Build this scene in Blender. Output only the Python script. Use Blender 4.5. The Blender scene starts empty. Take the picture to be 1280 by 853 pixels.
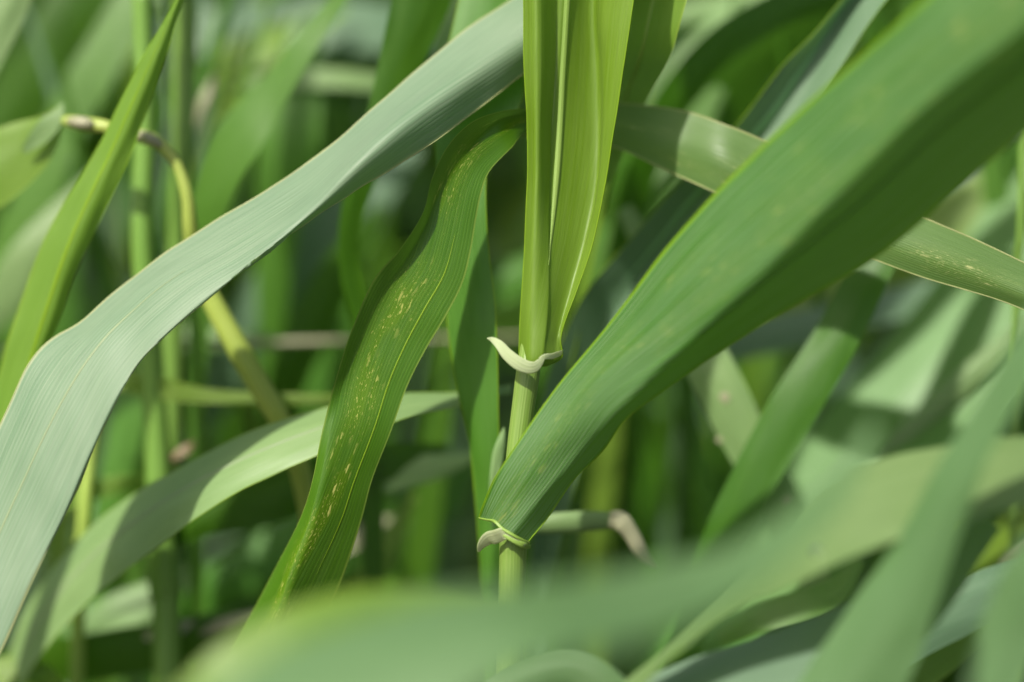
import bpy, math, random
from mathutils import Vector, Matrix, noise
random.seed(7)
scene = bpy.context.scene
COL = scene.collection

# ------------------------------------------------------------------ camera
PITCH = math.radians(17.0)
LENS, FOCUS = 100.0, 0.40
FWD = Vector((0, math.cos(PITCH), -math.sin(PITCH)))
UPV = Vector((0, math.sin(PITCH), math.cos(PITCH)))
RGT = Vector((1, 0, 0))
TARGET = Vector((0, 0, 0.36))
CAM = TARGET - FWD * FOCUS
cam_data = bpy.data.cameras.new("camera")
cam = bpy.data.objects.new("camera", cam_data)
COL.objects.link(cam)
cam.location = CAM
cam.rotation_euler = (math.pi / 2 - PITCH, 0, 0)
cam_data.lens = LENS
cam_data.sensor_width = 36.0
cam_data.clip_start = 0.01
cam_data.clip_end = 200.0
cam_data.dof.use_dof = True
cam_data.dof.focus_distance = FOCUS
cam_data.dof.aperture_fstop = 4.0
cam_data.dof.aperture_blades = 9
scene.camera = cam

# ------------------------------------------------------------------ light
SUN_EL, SUN_AZ = math.radians(56), math.radians(-135)   # azimuth from +Y (view direction) towards +X
world = bpy.data.worlds.new("World")
scene.world = world
world.use_nodes = True
wn = world.node_tree
wn.nodes.clear()
sky = wn.nodes.new("ShaderNodeTexSky")
sky.sky_type = 'NISHITA'
sky.sun_disc = False
sky.sun_elevation = SUN_EL
sky.sun_rotation = SUN_AZ
sky.dust_density = 4.5      # bright thin haze: a whitish sky
sky.ozone_density = 0.6
bgn = wn.nodes.new("ShaderNodeBackground")
bgn.inputs["Strength"].default_value = 0.085
wo = wn.nodes.new("ShaderNodeOutputWorld")
wn.links.new(sky.outputs[0], bgn.inputs[0])
wn.links.new(bgn.outputs[0], wo.inputs[0])
sun_data = bpy.data.lights.new("sun", 'SUN')
sun_data.energy = 3.6
sun_data.angle = math.radians(1.6)
sun_data.color = (1.0, 0.95, 0.86)
sun = bpy.data.objects.new("sun", sun_data)
COL.objects.link(sun)
to_sun = Vector((math.cos(SUN_EL) * math.sin(SUN_AZ), math.cos(SUN_EL) * math.cos(SUN_AZ), math.sin(SUN_EL)))
sun.rotation_euler = to_sun.to_track_quat('Z', 'Y').to_euler()
sun.location = to_sun * 3
vs = scene.view_settings
vs.view_transform = 'Standard'
vs.look = 'None'
vs.exposure = 1.0
vs.gamma = 1.0
vs.use_curve_mapping = False
scene.cycles.use_denoising = True
scene.cycles.max_bounces = 8
scene.cycles.transmission_bounces = 6
scene.cycles.diffuse_bounces = 5

# ------------------------------------------------------------------ helpers
def P(px, py, d):
    """point of the place: picture position of the 1280 wide photograph and depth in cm behind the focus plane"""
    dist = FOCUS + d * 0.01
    k = 36.0 / LENS * dist / 1280.0
    return CAM + RGT * ((px - 640) * k) - UPV * ((py - 426.5) * k) + FWD * dist

def px_at(d):
    return 36.0 / LENS * (FOCUS + d * 0.01) / 1280.0

def cr(p0, p1, p2, p3, t):
    t2, t3 = t * t, t * t * t
    return 0.5 * ((2 * p1) + (p2 - p0) * t + (2 * p0 - 5 * p1 + 4 * p2 - p3) * t2 + (3 * p1 - p0 - 3 * p2 + p3) * t3)

def spline(pts, n):
    out = []
    m = len(pts)
    for i in range(m - 1):
        p0 = pts[i - 1] if i else pts[0] * 2 - pts[1]
        p3 = pts[i + 2] if i + 2 < m else pts[m - 1] * 2 - pts[m - 2]
        for j in range(n):
            out.append(cr(p0, pts[i], pts[i + 1], p3, j / n))
    out.append(pts[-1].copy())
    return out

def link(name, me, mats, parent=None):
    o = bpy.data.objects.new(name, me)
    COL.objects.link(o)
    for m in mats if isinstance(mats, (list, tuple)) else [mats]:
        me.materials.append(m)
    if parent:
        o.parent = parent
        o.matrix_parent_inverse = parent.matrix_world.inverted()
    return o

def tag(o, label, cat, group=None, kind=None):
    if label: o["label"] = label
    if cat: o["category"] = cat
    if group: o["group"] = group
    if kind: o["kind"] = kind
    return o

def mesh_of(name, verts, faces, uvs=None, mi=None, smooth=True):
    me = bpy.data.meshes.new(name)
    me.from_pydata([tuple(v) for v in verts], [], faces)
    if uvs:
        ul = me.uv_layers.new(name="UVMap")
        li = [0] * len(me.loops)
        me.loops.foreach_get("vertex_index", li)
        flat = []
        for k in li:
            flat += uvs[k]
        ul.data.foreach_set("uv", flat)
    me.polygons.foreach_set("use_smooth", [smooth] * len(me.polygons))
    if mi:
        me.polygons.foreach_set("material_index", mi)
    me.update()
    return me

class Grid:
    """lofted leaf surface: rails x stations, spline both ways"""
    def __init__(self, stations, nl=6, nc=5, seed=0.0, ripple=0.00025, wave=0.0003, crease=()):
        rails = list(zip(*stations))
        R = [spline([P(*p) for p in r], nl) for r in rails]
        self.rows = []
        nrow = len(R[0])
        for i in range(nrow):
            row = None
            if crease:
                row, k0 = [], 0
                for k1 in list(crease) + [len(R) - 1]:
                    seg = [r[i] for r in R[k0:k1 + 1]]
                    row = row[:-1] + spline(seg, nc)
                    k0 = k1
            if row is None: row = spline([r[i] for r in R], nc) if len(R) > 2 else [R[0][i].lerp(R[1][i], k / (2 * nc)) for k in range(2 * nc + 1)]
            self.rows.append(row)
        self.nr, self.ncol = nrow, len(self.rows[0])
        # lengthwise distance
        mid = self.ncol // 2
        self.v = [0.0]
        for i in range(1, nrow):
            self.v.append(self.v[-1] + (self.rows[i][mid] - self.rows[i - 1][mid]).length)
        # across parameter by arc length
        self.u = []
        for row in self.rows:
            s = [0.0]
            for a, b in zip(row, row[1:]):
                s.append(s[-1] + (b - a).length)
            t = max(s[-1], 1e-9)
            self.u.append([x / t for x in s])
        # slight natural unevenness: ripples along the leaf, stronger at the margins
        nrm = self.normals()
        for i in range(nrow):
            for j in range(self.ncol):
                u = self.u[i][j]
                e = abs(2 * u - 1)
                a = noise.noise(Vector((self.v[i] * 60, u * 1.5, seed * 7.3)))
                b = noise.noise(Vector((self.v[i] * 150, u * 4, seed * 3.1 + 5)))
                self.rows[i][j] = self.rows[i][j] + nrm[i][j] * (ripple * b * (0.4 + e) + wave * a * (0.3 + e))
    def normals(self):
        out = []
        for i in range(self.nr):
            r = []
            for j in range(self.ncol):
                a = self.rows[min(i + 1, self.nr - 1)][j] - self.rows[max(i - 1, 0)][j]
                b = self.rows[i][min(j + 1, self.ncol - 1)] - self.rows[i][max(j - 1, 0)]
                n = a.cross(b)
                if n.length < 1e-12:
                    n = Vector((0, -1, 0))
                n.normalize()
                if n.dot(FWD) > 0: n = -n
                r.append(n)
            out.append(r)
        return out
    def bow(self, amt):
        nrm = self.normals()
        for i in range(self.nr):
            for j in range(self.ncol):
                u = self.u[i][j]
                self.rows[i][j] = self.rows[i][j] + nrm[i][j] * (amt * 4 * u * (1 - u))
        return self
    def at(self, i, u):
        us = self.u[i]
        for j in range(self.ncol - 1):
            if us[j + 1] >= u:
                t = (u - us[j]) / max(us[j + 1] - us[j], 1e-9)
                return self.rows[i][j].lerp(self.rows[i][j + 1], t)
        return self.rows[i][-1]
    def mesh(self, name, rim=0.0):
        V, F, UV, MI = [], [], [], []
        nc = self.ncol
        for i in range(self.nr):
            for j in range(nc):
                V.append(self.rows[i][j]); UV.append((self.u[i][j], self.v[i]))
        for i in range(self.nr - 1):
            for j in range(nc - 1):
                F.append((i * nc + j, i * nc + j + 1, (i + 1) * nc + j + 1, (i + 1) * nc + j)); MI.append(0)
        if rim:
            nrm = self.normals()
            for side in (0, nc - 1):
                base = len(V)
                for i in range(self.nr):
                    c = self.rows[i][side]
                    n = nrm[i][side]
                    inn = self.rows[i][1 if side == 0 else nc - 2] - c
                    inn = inn - n * inn.dot(n)
                    if inn.length > 1e-12: inn.normalize()
                    f = rim * min(1.0, (self.rows[i][0] - self.rows[i][-1]).length / 0.004)
                    f *= 1 + 0.35 * noise.noise(Vector((self.v[i] * 400, side, 3)))
                    for k in range(5):
                        a = 2 * math.pi * k / 5
                        V.append(c + n * (math.sin(a) * f) + inn * (math.cos(a) * f)); UV.append((0.0, self.v[i]))
                for i in range(self.nr - 1):
                    for k in range(5):
                        a, b = base + i * 5 + k, base + i * 5 + (k + 1) % 5
                        F.append((a, b, b + 5, a + 5)); MI.append(1)
        return mesh_of(name, V, F, UV, MI)

def tube_mesh(name, pts, rad, seg=14, flat=None, cap=True):
    """pts: world points, rad: radii; flat = (axis, factor) squashes the section"""
    V, F, UV = [], [], []
    n = len(pts)
    ref = Vector((0.31, -0.95, 0.05)).normalized()
    v = 0.0
    for i in range(n):
        t = (pts[min(i + 1, n - 1)] - pts[max(i - 1, 0)]).normalized()
        a = (ref - t * ref.dot(t))
        if a.length < 1e-4: a = t.orthogonal()
        a.normalize(); b = t.cross(a)
        if i: v += (pts[i] - pts[i - 1]).length
        for k in range(seg):
            th = 2 * math.pi * k / seg
            fa = flat if flat else 1.0
            V.append(pts[i] + a * (math.cos(th) * rad[i] * fa) + b * (math.sin(th) * rad[i]))
            UV.append((abs(k / seg * 2 - 1), v))
    for i in range(n - 1):
        for k in range(seg):
            a, b = i * seg + k, i * seg + (k + 1) % seg
            F.append((a, b, b + seg, a + seg))
    if cap:
        for i, r in ((0, range(seg - 1, -1, -1)), (n - 1, range(seg))):
            F.append(tuple(i * seg + k for k in r))
    return mesh_of(name, V, F, UV)

def tube(name, ctrl, mat, parent=None, seg=14, n=8, flat=None):
    """ctrl: (px, py, depth cm, width px)"""
    pts = spline([P(*c[:3]) for c in ctrl], n)
    rr = spline([Vector((c[3] * 0.5 * px_at(c[2]), 0, 0)) for c in ctrl], n)
    return link(name, tube_mesh(name, pts, [max(r.x, 2e-5) for r in rr], seg, flat), mat, parent)

# ------------------------------------------------------------------ materials
class NT:
    def __init__(self, name):
        self.m = bpy.data.materials.new(name)
        self.m.use_nodes = True
        self.t = self.m.node_tree
        self.t.nodes.clear()
    def n(self, typ, **kw):
        nd = self.t.nodes.new(typ)
        for k, v in kw.items(): setattr(nd, k, v)
        return nd
    def put(self, sock, val):
        if isinstance(val, bpy.types.NodeSocket): self.t.links.new(val, sock)
        elif isinstance(val, (tuple, list)) and len(val) == 3 and sock.type == 'RGBA': sock.default_value = (*val, 1)
        else: sock.default_value = val
    def math(self, op, a, b=0.0, c=None, clamp=False):
        nd = self.n("ShaderNodeMath", operation=op, use_clamp=clamp)
        self.put(nd.inputs[0], a); self.put(nd.inputs[1], b)
        if c is not None: self.put(nd.inputs[2], c)
        return nd.outputs[0]
    def mix(self, f, a, b):
        nd = self.n("ShaderNodeMix", data_type='RGBA')
        self.put(nd.inputs[0], f); self.put(nd.inputs[6], a); self.put(nd.inputs[7], b)
        return nd.outputs[2]
    def smooth(self, x, lo, hi):
        nd = self.n("ShaderNodeMapRange", interpolation_type='SMOOTHSTEP')
        self.put(nd.inputs[0], x); nd.inputs[1].default_value = lo; nd.inputs[2].default_value = hi
        return nd.outputs[0]
    def vec(self, x, y, z=0.0):
        nd = self.n("ShaderNodeCombineXYZ")
        self.put(nd.inputs[0], x); self.put(nd.inputs[1], y); self.put(nd.inputs[2], z)
        return nd.outputs[0]
    def noise(self, v, scale=1.0, detail=3.0, rough=0.55):
        nd = self.n("ShaderNodeTexNoise")
        self.put(nd.inputs["Vector"], v); nd.inputs["Scale"].default_value = scale
        nd.inputs["Detail"].default_value = detail; nd.inputs["Roughness"].default_value = rough
        return nd.outputs[0]

def leaf_mat(name, c1, c2, tr, tfac=0.35, veins=26, vein_amt=0.35, vein_col=None, rough=0.42, spec=0.45,
             midrib=None, midrib_w=0.02, midrib_u=0.5, margin=None, speck=0.0, speck_u=0.5, bump=0.5, blotch=0.0, sheen=0.0, scratch=0.0, hue=0.486, sat=1.26, base_v=0.0):
    g = NT(name)
    uv = g.n("ShaderNodeUVMap"); uv.uv_map = "UVMap"
    s = g.n("ShaderNodeSeparateXYZ"); g.put(s.inputs[0], uv.outputs[0])
    oi = g.n("ShaderNodeObjectInfo")
    u, v0 = s.outputs[0], s.outputs[1]
    v = g.math('ADD', v0, g.math('MULTIPLY', oi.outputs["Random"], 3.0))
    big = g.noise(g.vec(g.math('MULTIPLY', u, 1.6), g.math('MULTIPLY', v, 38)), 1.0, 3)
    streak = g.noise(g.vec(g.math('MULTIPLY', u, 34), g.math('MULTIPLY', v, 26)), 1.0, 3, 0.6)
    fine = g.noise(g.vec(g.math('MULTIPLY', u, 110), g.math('MULTIPLY', v, 160)), 1.0, 2)
    ph = g.math('MULTIPLY', u, veins * 2 * math.pi)
    wob = g.noise(g.vec(g.math('MULTIPLY', u, 9), g.math('MULTIPLY', v, 4)), 1.0, 2)
    ph = g.math('ADD', ph, g.math('MULTIPLY_ADD', big, 1.2, g.math('MULTIPLY', wob, 9.0)))
    wave = g.math('MULTIPLY_ADD', g.math('SINE', ph), 0.5, 0.5)
    wave = g.math('POWER', wave, 2.2)
    f = g.math('ADD', g.math('MULTIPLY', big, 0.55), g.math('MULTIPLY', streak, 0.6))
    f = g.smooth(f, 0.32, 0.82)
    col = g.mix(f, c1, c2)
    vc = vein_col or tuple(min(1, x * 1.6 + 0.02) for x in c2)
    vf = g.math('MULTIPLY', wave, g.math('MULTIPLY_ADD', streak, 1.1, 0.15))
    if base_v:
        bs = g.math('SUBTRACT', 1.0, g.smooth(v0, 0.0, 0.055))
        vf = g.math('MULTIPLY', vf, g.math('MULTIPLY_ADD', bs, base_v, 1.0))
    col = g.mix(g.math('MULTIPLY', vf, vein_amt, clamp=True), col, vc)
    dk = g.math('MULTIPLY_ADD', fine, 0.5, 0.75)
    mul = g.n("ShaderNodeMix", data_type='RGBA', blend_type='MULTIPLY')
    mul.inputs[0].default_value = 1.0
    g.put(mul.inputs[6], col)
    cc = g.n("ShaderNodeCombineColor")
    for k in range(3): g.put(cc.inputs[k], dk)
    g.put(mul.inputs[7], cc.outputs[0])
    col = mul.outputs[2]
    if blotch:
        b = g.noise(g.vec(g.math('MULTIPLY', u, 7), g.math('MULTIPLY', v, 70)), 1.0, 4, 0.65)
        col = g.mix(g.math('MULTIPLY', g.smooth(b, 0.52, 0.72), blotch), col, (0.26, 0.30, 0.05))
    if scratch:
        b = g.noise(g.vec(g.math('MULTIPLY', u, 60), g.math('MULTIPLY', v, 22)), 1.0, 2, 0.5)
        col = g.mix(g.math('MULTIPLY', g.smooth(b, 0.58, 0.68), scratch), col, (0.035, 0.10, 0.012))
    if speck:
        wx = g.noise(g.vec(g.math('MULTIPLY', u, 25), g.math('MULTIPLY', v, 500)), 1.0, 2)
        wx = g.math('SUBTRACT', wx, 0.5)
        def dots(su, sv, power, size):
            vo = g.n("ShaderNodeTexVoronoi")
            g.put(vo.inputs["Vector"], g.vec(g.math('MULTIPLY_ADD', wx, 1.6, g.math('MULTIPLY', u, su)), g.math('MULTIPLY_ADD', wx, 2.2, g.math('MULTIPLY', v, sv))))
            vo.inputs["Scale"].default_value = 1.0
            sc = g.n("ShaderNodeSeparateColor"); g.put(sc.inputs[0], vo.outputs["Color"])
            rad = g.math('MULTIPLY', g.math('POWER', sc.outputs[0], power), size)
            return g.math('MULTIPLY', g.smooth(g.math('SUBTRACT', rad, vo.outputs["Distance"]), -0.08, 0.14), g.math('MULTIPLY_ADD', sc.outputs[1], 0.7, 0.3))
        spot = g.math('MAXIMUM', dots(26, 620, 5.0, 0.62), g.math('MULTIPLY', dots(75, 2300, 3.0, 0.6), 0.75))
        band = g.math('SUBTRACT', 1.0, g.smooth(g.math('ABSOLUTE', g.math('SUBTRACT', u, speck_u)), 0.05, 0.33))
        clus = g.smooth(g.noise(g.vec(g.math('MULTIPLY', u, 4), g.math('MULTIPLY', v, 70)), 1.0, 2), 0.38, 0.60)
        spf = g.math('MULTIPLY', g.math('MULTIPLY', spot, g.math('MULTIPLY', band, clus)), speck, clamp=True)
        halo = g.math('MULTIPLY', g.math('MULTIPLY', band, clus), 0.35 * speck)
        col = g.mix(halo, col, (0.16, 0.24, 0.04))
        col = g.mix(spf, col, (0.62, 0.60, 0.26))
    if midrib:
        mf = g.math('SUBTRACT', 1.0, g.smooth(g.math('ABSOLUTE', g.math('SUBTRACT', u, midrib_u)), midrib_w * 0.4, midrib_w))
        col = g.mix(g.math('MULTIPLY', mf, g.math('MULTIPLY_ADD', streak, 0.5, 0.55), clamp=True), col, midrib)
    if margin:
        e = g.math('MINIMUM', u, g.math('SUBTRACT', 1.0, u))
        mf = g.math('SUBTRACT', 1.0, g.smooth(e, 0.008, 0.03))
        col = g.mix(g.math('MULTIPLY', mf, g.math('MULTIPLY_ADD', fine, 0.8, 0.3), clamp=True), col, margin)
    hs = g.n("ShaderNodeHueSaturation")
    g.put(hs.inputs["Color"], col)
    g.put(hs.inputs["Hue"], g.math('MULTIPLY_ADD', oi.outputs["Random"], 0.016, hue))
    hs.inputs["Saturation"].default_value = sat
    g.put(hs.inputs["Value"], g.math('MULTIPLY_ADD', oi.outputs["Random"], 0.2, 0.9))
    col = hs.outputs[0]
    bp = g.n("ShaderNodeBump")
    bp.inputs["Strength"].default_value = bump
    bp.inputs["Distance"].default_value = 0.00004
    g.put(bp.inputs["Height"], g.math('ADD', wave, g.math('MULTIPLY', fine, 0.5)))
    pr = g.n("ShaderNodeBsdfPrincipled")
    g.put(pr.inputs["Base Color"], col)
    g.put(pr.inputs["Roughness"], g.math('MULTIPLY_ADD', streak, 0.25, rough - 0.1))
    pr.inputs["Specular IOR Level"].default_value = spec
    if sheen:
        pr.inputs["Sheen Weight"].default_value = sheen
        pr.inputs["Sheen Roughness"].default_value = 0.5
    g.put(pr.inputs["Normal"], bp.outputs[0])
    tl = g.n("ShaderNodeBsdfTranslucent")
    g.put(tl.inputs[0], g.mix(g.math('MULTIPLY', vf, 0.4), tr, tuple(x * 0.6 for x in tr)))
    g.put(tl.inputs[1], bp.outputs[0])
    mx = g.n("ShaderNodeMixShader")
    mx.inputs[0].default_value = tfac
    g.put(mx.inputs[1], pr.outputs[0]); g.put(mx.inputs[2], tl.outputs[0])
    out = g.n("ShaderNodeOutputMaterial")
    g.put(out.inputs[0], mx.outputs[0])
    return g.m

M = {}
M['glaucous'] = leaf_mat('glaucous_leaf', (0.112, 0.186, 0.104), (0.18, 0.245, 0.156), (0.24, 0.42, 0.09), 0.32, veins=27, vein_amt=0.32,
                         vein_col=(0.28, 0.335, 0.22), margin=(0.34, 0.36, 0.20), rough=0.5, sheen=0.15, bump=0.3, hue=0.492, sat=1.05)
M['twist'] = leaf_mat('speckled_leaf', (0.042, 0.10, 0.018), (0.066, 0.13, 0.034), (0.12, 0.28, 0.03), 0.15, veins=24, vein_amt=0.16,
                      vein_col=(0.15, 0.24, 0.06), margin=(0.16, 0.22, 0.07), speck=0.62, speck_u=0.47, rough=0.38, bump=0.25)
M['base_leaf'] = leaf_mat('yellow_green_leaf', (0.115, 0.20, 0.03), (0.155, 0.245, 0.055), (0.23, 0.40, 0.045), 0.36, veins=36, vein_amt=0.10, rough=0.4, bump=0.12, hue=0.487, sat=1.15)
M['broad'] = leaf_mat('broad_leaf', (0.056, 0.125, 0.038), (0.095, 0.17, 0.07), (0.24, 0.44, 0.04), 0.42, veins=24, vein_amt=0.6, vein_col=(0.16, 0.225, 0.125), base_v=1.2,
                      rough=0.42, margin=(0.18, 0.30, 0.05), bump=0.8, scratch=0.85, speck=0.22, speck_u=0.35)
M['spotted'] = leaf_mat('spotted_leaf', (0.085, 0.155, 0.035), (0.12, 0.20, 0.06), (0.25, 0.40, 0.05), 0.42, veins=26, vein_amt=0.35,
                        margin=(0.32, 0.34, 0.14), speck=0.75, speck_u=0.62, rough=0.42, hue=0.497, sat=1.0)
M['blue'] = leaf_mat('blue_green_leaf', (0.066, 0.14, 0.072), (0.098, 0.18, 0.10), (0.12, 0.28, 0.06), 0.22, veins=24, vein_amt=0.5,
                     vein_col=(0.15, 0.25, 0.15), rough=0.45, hue=0.474, sat=0.95)
M['bright'] = leaf_mat('bright_leaf', (0.12, 0.20, 0.05), (0.16, 0.25, 0.07), (0.30, 0.48, 0.08), 0.42, veins=20, vein_amt=0.25, rough=0.42, margin=(0.3, 0.4, 0.12))
M['mid'] = leaf_mat('mid_green_leaf', (0.066, 0.15, 0.036), (0.098, 0.195, 0.06), (0.2, 0.42, 0.04), 0.35, veins=20, vein_amt=0.3)
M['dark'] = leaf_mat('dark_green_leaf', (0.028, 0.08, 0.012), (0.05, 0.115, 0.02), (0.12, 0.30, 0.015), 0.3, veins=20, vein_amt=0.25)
M['pale'] = leaf_mat('pale_leaf', (0.16, 0.25, 0.115), (0.22, 0.31, 0.16), (0.25, 0.42, 0.10), 0.3, veins=22, vein_amt=0.3)
M['dry'] = leaf_mat('dry_leaf', (0.28, 0.28, 0.14), (0.38, 0.36, 0.20), (0.38, 0.35, 0.14), 0.25, veins=16, vein_amt=0.3, hue=0.5, sat=0.8)
M['front'] = leaf_mat('near_leaf', (0.082, 0.145, 0.066), (0.115, 0.18, 0.095), (0.22, 0.42, 0.05), 0.35, veins=22, vein_amt=0.3)
M['near_green'] = leaf_mat('near_green_leaf', (0.105, 0.19, 0.06), (0.14, 0.23, 0.085), (0.25, 0.45, 0.06), 0.35, veins=22, vein_amt=0.35, sat=1.02)
M['near_blue'] = leaf_mat('near_blue_leaf', (0.085, 0.145, 0.088), (0.12, 0.18, 0.125), (0.18, 0.36, 0.06), 0.3, veins=22, vein_amt=0.4, hue=0.482, sat=1.05)
M['stem'] = leaf_mat('stem_skin', (0.12, 0.215, 0.03), (0.17, 0.27, 0.05), (0.2, 0.3, 0.05), 0.08, veins=9, vein_amt=0.5, vein_col=(0.23, 0.32, 0.08), rough=0.4, hue=0.497, sat=1.0)
M['stalk'] = leaf_mat('green_stalk_skin', (0.11, 0.19, 0.055), (0.15, 0.23, 0.08), (0.2, 0.3, 0.05), 0.08, veins=8, vein_amt=0.4)
M['yellow'] = leaf_mat('yellow_stalk_skin', (0.24, 0.33, 0.035), (0.31, 0.38, 0.06), (0.3, 0.35, 0.05), 0.08, veins=7, vein_amt=0.4, hue=0.5, sat=0.95)
M['auricle'] = leaf_mat('auricle_skin', (0.36, 0.45, 0.22), (0.54, 0.60, 0.37), (0.7, 0.72, 0.40), 0.45, veins=6, vein_amt=0.25, rough=0.5, hue=0.492, sat=1.0)
M['rib'] = leaf_mat('midrib_skin', (0.16, 0.25, 0.07), (0.24, 0.32, 0.12), (0.3, 0.4, 0.1), 0.15, veins=3, vein_amt=0.3)
M['pale_rib'] = leaf_mat('pale_midrib_skin', (0.33, 0.38, 0.18), (0.42, 0.45, 0.26), (0.4, 0.45, 0.2), 0.15, veins=3, vein_amt=0.2)
M['blue_rib'] = leaf_mat('blue_midrib_skin', (0.15, 0.27, 0.14), (0.19, 0.31, 0.18), (0.2, 0.4, 0.1), 0.15, veins=3, vein_amt=0.3)
M['pale_line'] = leaf_mat('pale_line_skin', (0.17, 0.24, 0.12), (0.22, 0.29, 0.16), (0.2, 0.4, 0.06), 0.15, veins=2, vein_amt=0.2, sat=1.05)
M['fold_rib'] = leaf_mat('fold_midrib_skin', (0.06, 0.15, 0.035), (0.09, 0.18, 0.06), (0.16, 0.36, 0.02), 0.25, veins=3, vein_amt=0.2)
M['rim'] = leaf_mat('margin_skin', (0.27, 0.31, 0.15), (0.36, 0.38, 0.21), (0.4, 0.45, 0.15), 0.2, veins=2, vein_amt=0.2)
M['green_rim'] = leaf_mat('green_margin_skin', (0.13, 0.23, 0.04), (0.2, 0.3, 0.06), (0.3, 0.45, 0.05), 0.25, veins=2, vein_amt=0.2)
M['rust'] = leaf_mat('rust_skin', (0.16, 0.09, 0.03), (0.2, 0.13, 0.05), (0.3, 0.12, 0.03), 0.15, veins=6, vein_amt=0.2, hue=0.5, sat=0.8)

def soil_mat():
    g = NT('soil')
    tc = g.n("ShaderNodeTexCoord")
    a = g.noise(tc.outputs["Object"], 18, 8, 0.65)
    b = g.noise(tc.outputs["Object"], 120, 6, 0.7)
    col = g.mix(g.smooth(a, 0.3, 0.7), (0.035, 0.026, 0.016), (0.085, 0.062, 0.04))
    bp = g.n("ShaderNodeBump"); bp.inputs["Strength"].default_value = 0.9; bp.inputs["Distance"].default_value = 0.01
    g.put(bp.inputs["Height"], g.math('ADD', a, b))
    pr = g.n("ShaderNodeBsdfPrincipled"); g.put(pr.inputs["Base Color"], col); pr.inputs["Roughness"].default_value = 0.95
    g.put(pr.inputs["Normal"], bp.outputs[0])
    out = g.n("ShaderNodeOutputMaterial"); g.put(out.inputs[0], pr.outputs[0])
    return g.m
M['soil'] = soil_mat()

# ------------------------------------------------------------------ ground
def build_ground():
    V, F = [], []
    xs = [-60, -20, -8, -4] + [-2 + 0.08 * k for k in range(51)] + [4, 8, 20, 60]
    ys = [-60, -20, -8, -3] + [-1 + 0.08 * k for k in range(51)] + [5, 9, 20, 60]
    for y in ys:
        for x in xs:
            V.append((x, y, 0.02 * noise.noise(Vector((x * 3, y * 3, 0))) + 0.01 * noise.noise(Vector((x * 11, y * 11, 2)))))
    n = len(xs)
    for j in range(len(ys) - 1):
        for i in range(n - 1):
            F.append((j * n + i, j * n + i + 1, (j + 1) * n + i + 1, (j + 1) * n + i))
    o = link('ground', mesh_of('ground', V, F), M['soil'])
    o["kind"] = "structure"
build_ground()

# ------------------------------------------------------------------ generic builders
GRP = "long green grass leaves round the central stem"
def strip_stations(ctrl, sunny=0.0):
    """ctrl: (px, py, depth, width px[, tilt cm]) centre line -> three rails, the middle one slightly nearer or farther"""
    st = []
    n = len(ctrl)
    for i, c in enumerate(ctrl):
        a, b = ctrl[max(i - 1, 0)], ctrl[min(i + 1, n - 1)]
        dx, dy = b[0] - a[0], b[1] - a[1]
        l = math.hypot(dx, dy) or 1
        nx, ny = -dy / l, dx / l
        if ny > 0 or (abs(ny) < 1e-6 and nx > 0): pass
        w = c[3] * 0.5
        t = (c[4] if len(c) > 4 else 0.0) + sunny * w / 89.0 * (1 if nx + ny < 0 else -1)
        st.append([(c[0] + nx * w, c[1] + ny * w, c[2] + t), (c[0], c[1], c[2] - 0.0007 * c[3]), (c[0] - nx * w, c[1] - ny * w, c[2] - t)])
    return st

def leaf(label, stations, mat, rim=None, rib=None, nl=6, nc=5, seed=None, name='grass_leaf', cat='leaf', group=GRP, ripple=0.00025, wave=0.0004, bow=0.0, crease=()):
    g = Grid(stations, nl, nc, random.random() * 50 if seed is None else seed, ripple, wave, crease)
    if bow: g.bow(bow)
    o = link(name, g.mesh(name, 0.00008 if rim else 0.0), [mat, M[rim]] if rim else mat)
    tag(o, label, cat, group)
    if rib: midrib(g, o, *rib)
    return o, g

def midrib(g, parent, u, w, mat, i0=0.0, i1=1.0, h=0.00016):
    """raised rib along the leaf: half-round strip"""
    nrm = g.normals()
    a, b = int(i0 * (g.nr - 1)), int(i1 * (g.nr - 1))
    V, F, UV = [], [], []
    K = 5
    for i in range(a, b + 1):
        c = g.at(i, u)
        j = min(range(g.ncol), key=lambda q: abs(g.u[i][q] - u))
        n = nrm[i][j]
        width = (g.rows[i][0] - g.rows[i][-1]).length
        side = g.at(i, min(1, u + 0.04)) - g.at(i, max(0, u - 0.04))
        if side.length > 1e-9: side.normalize()
        fade = min(1.0, (i - a + 1) / 14, (b - i + 1) / 14)
        ww = w * min(1, width / 0.006) * (0.15 + 0.85 * fade)
        for k in range(K):
            t = k / (K - 1) * 2 - 1
            V.append(c + side * (t * ww * 0.5) + n * (h * fade * (1 - t * t) + 0.00002)); UV.append((k / (K - 1), g.v[i]))
    for i in range(b - a):
        for k in range(K - 1):
            F.append((i * K + k, i * K + k + 1, (i + 1) * K + k + 1, (i + 1) * K + k))
    return link('midrib', mesh_of('midrib', V, F, UV), M[mat], parent)

def strip(label, ctrl, mat, rim=None, rib=None, group=GRP, sunny=None, **kw):
    if sunny is None: sunny = random.uniform(0.0, 0.7) if mat != 'dark' else random.uniform(-0.5, 0.1)
    return leaf(label, strip_stations(ctrl, sunny), M[mat], rim, rib, group=group, **kw)

# ------------------------------------------------------------------ the central plant
plant = bpy.data.objects.new('grass_plant', None)
COL.objects.link(plant)
base = P(628, 2300, 0); plant.location = (base.x, base.y, 0)
bpy.context.view_layer.update()
tag(plant, "central upright plant with yellow-green stem, pale claw at its collar and two blades", "plant")

def ground_tail(px, py, d, w):
    """a control list end that runs on down below the picture"""
    return [(px, py, d, w)]

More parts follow.
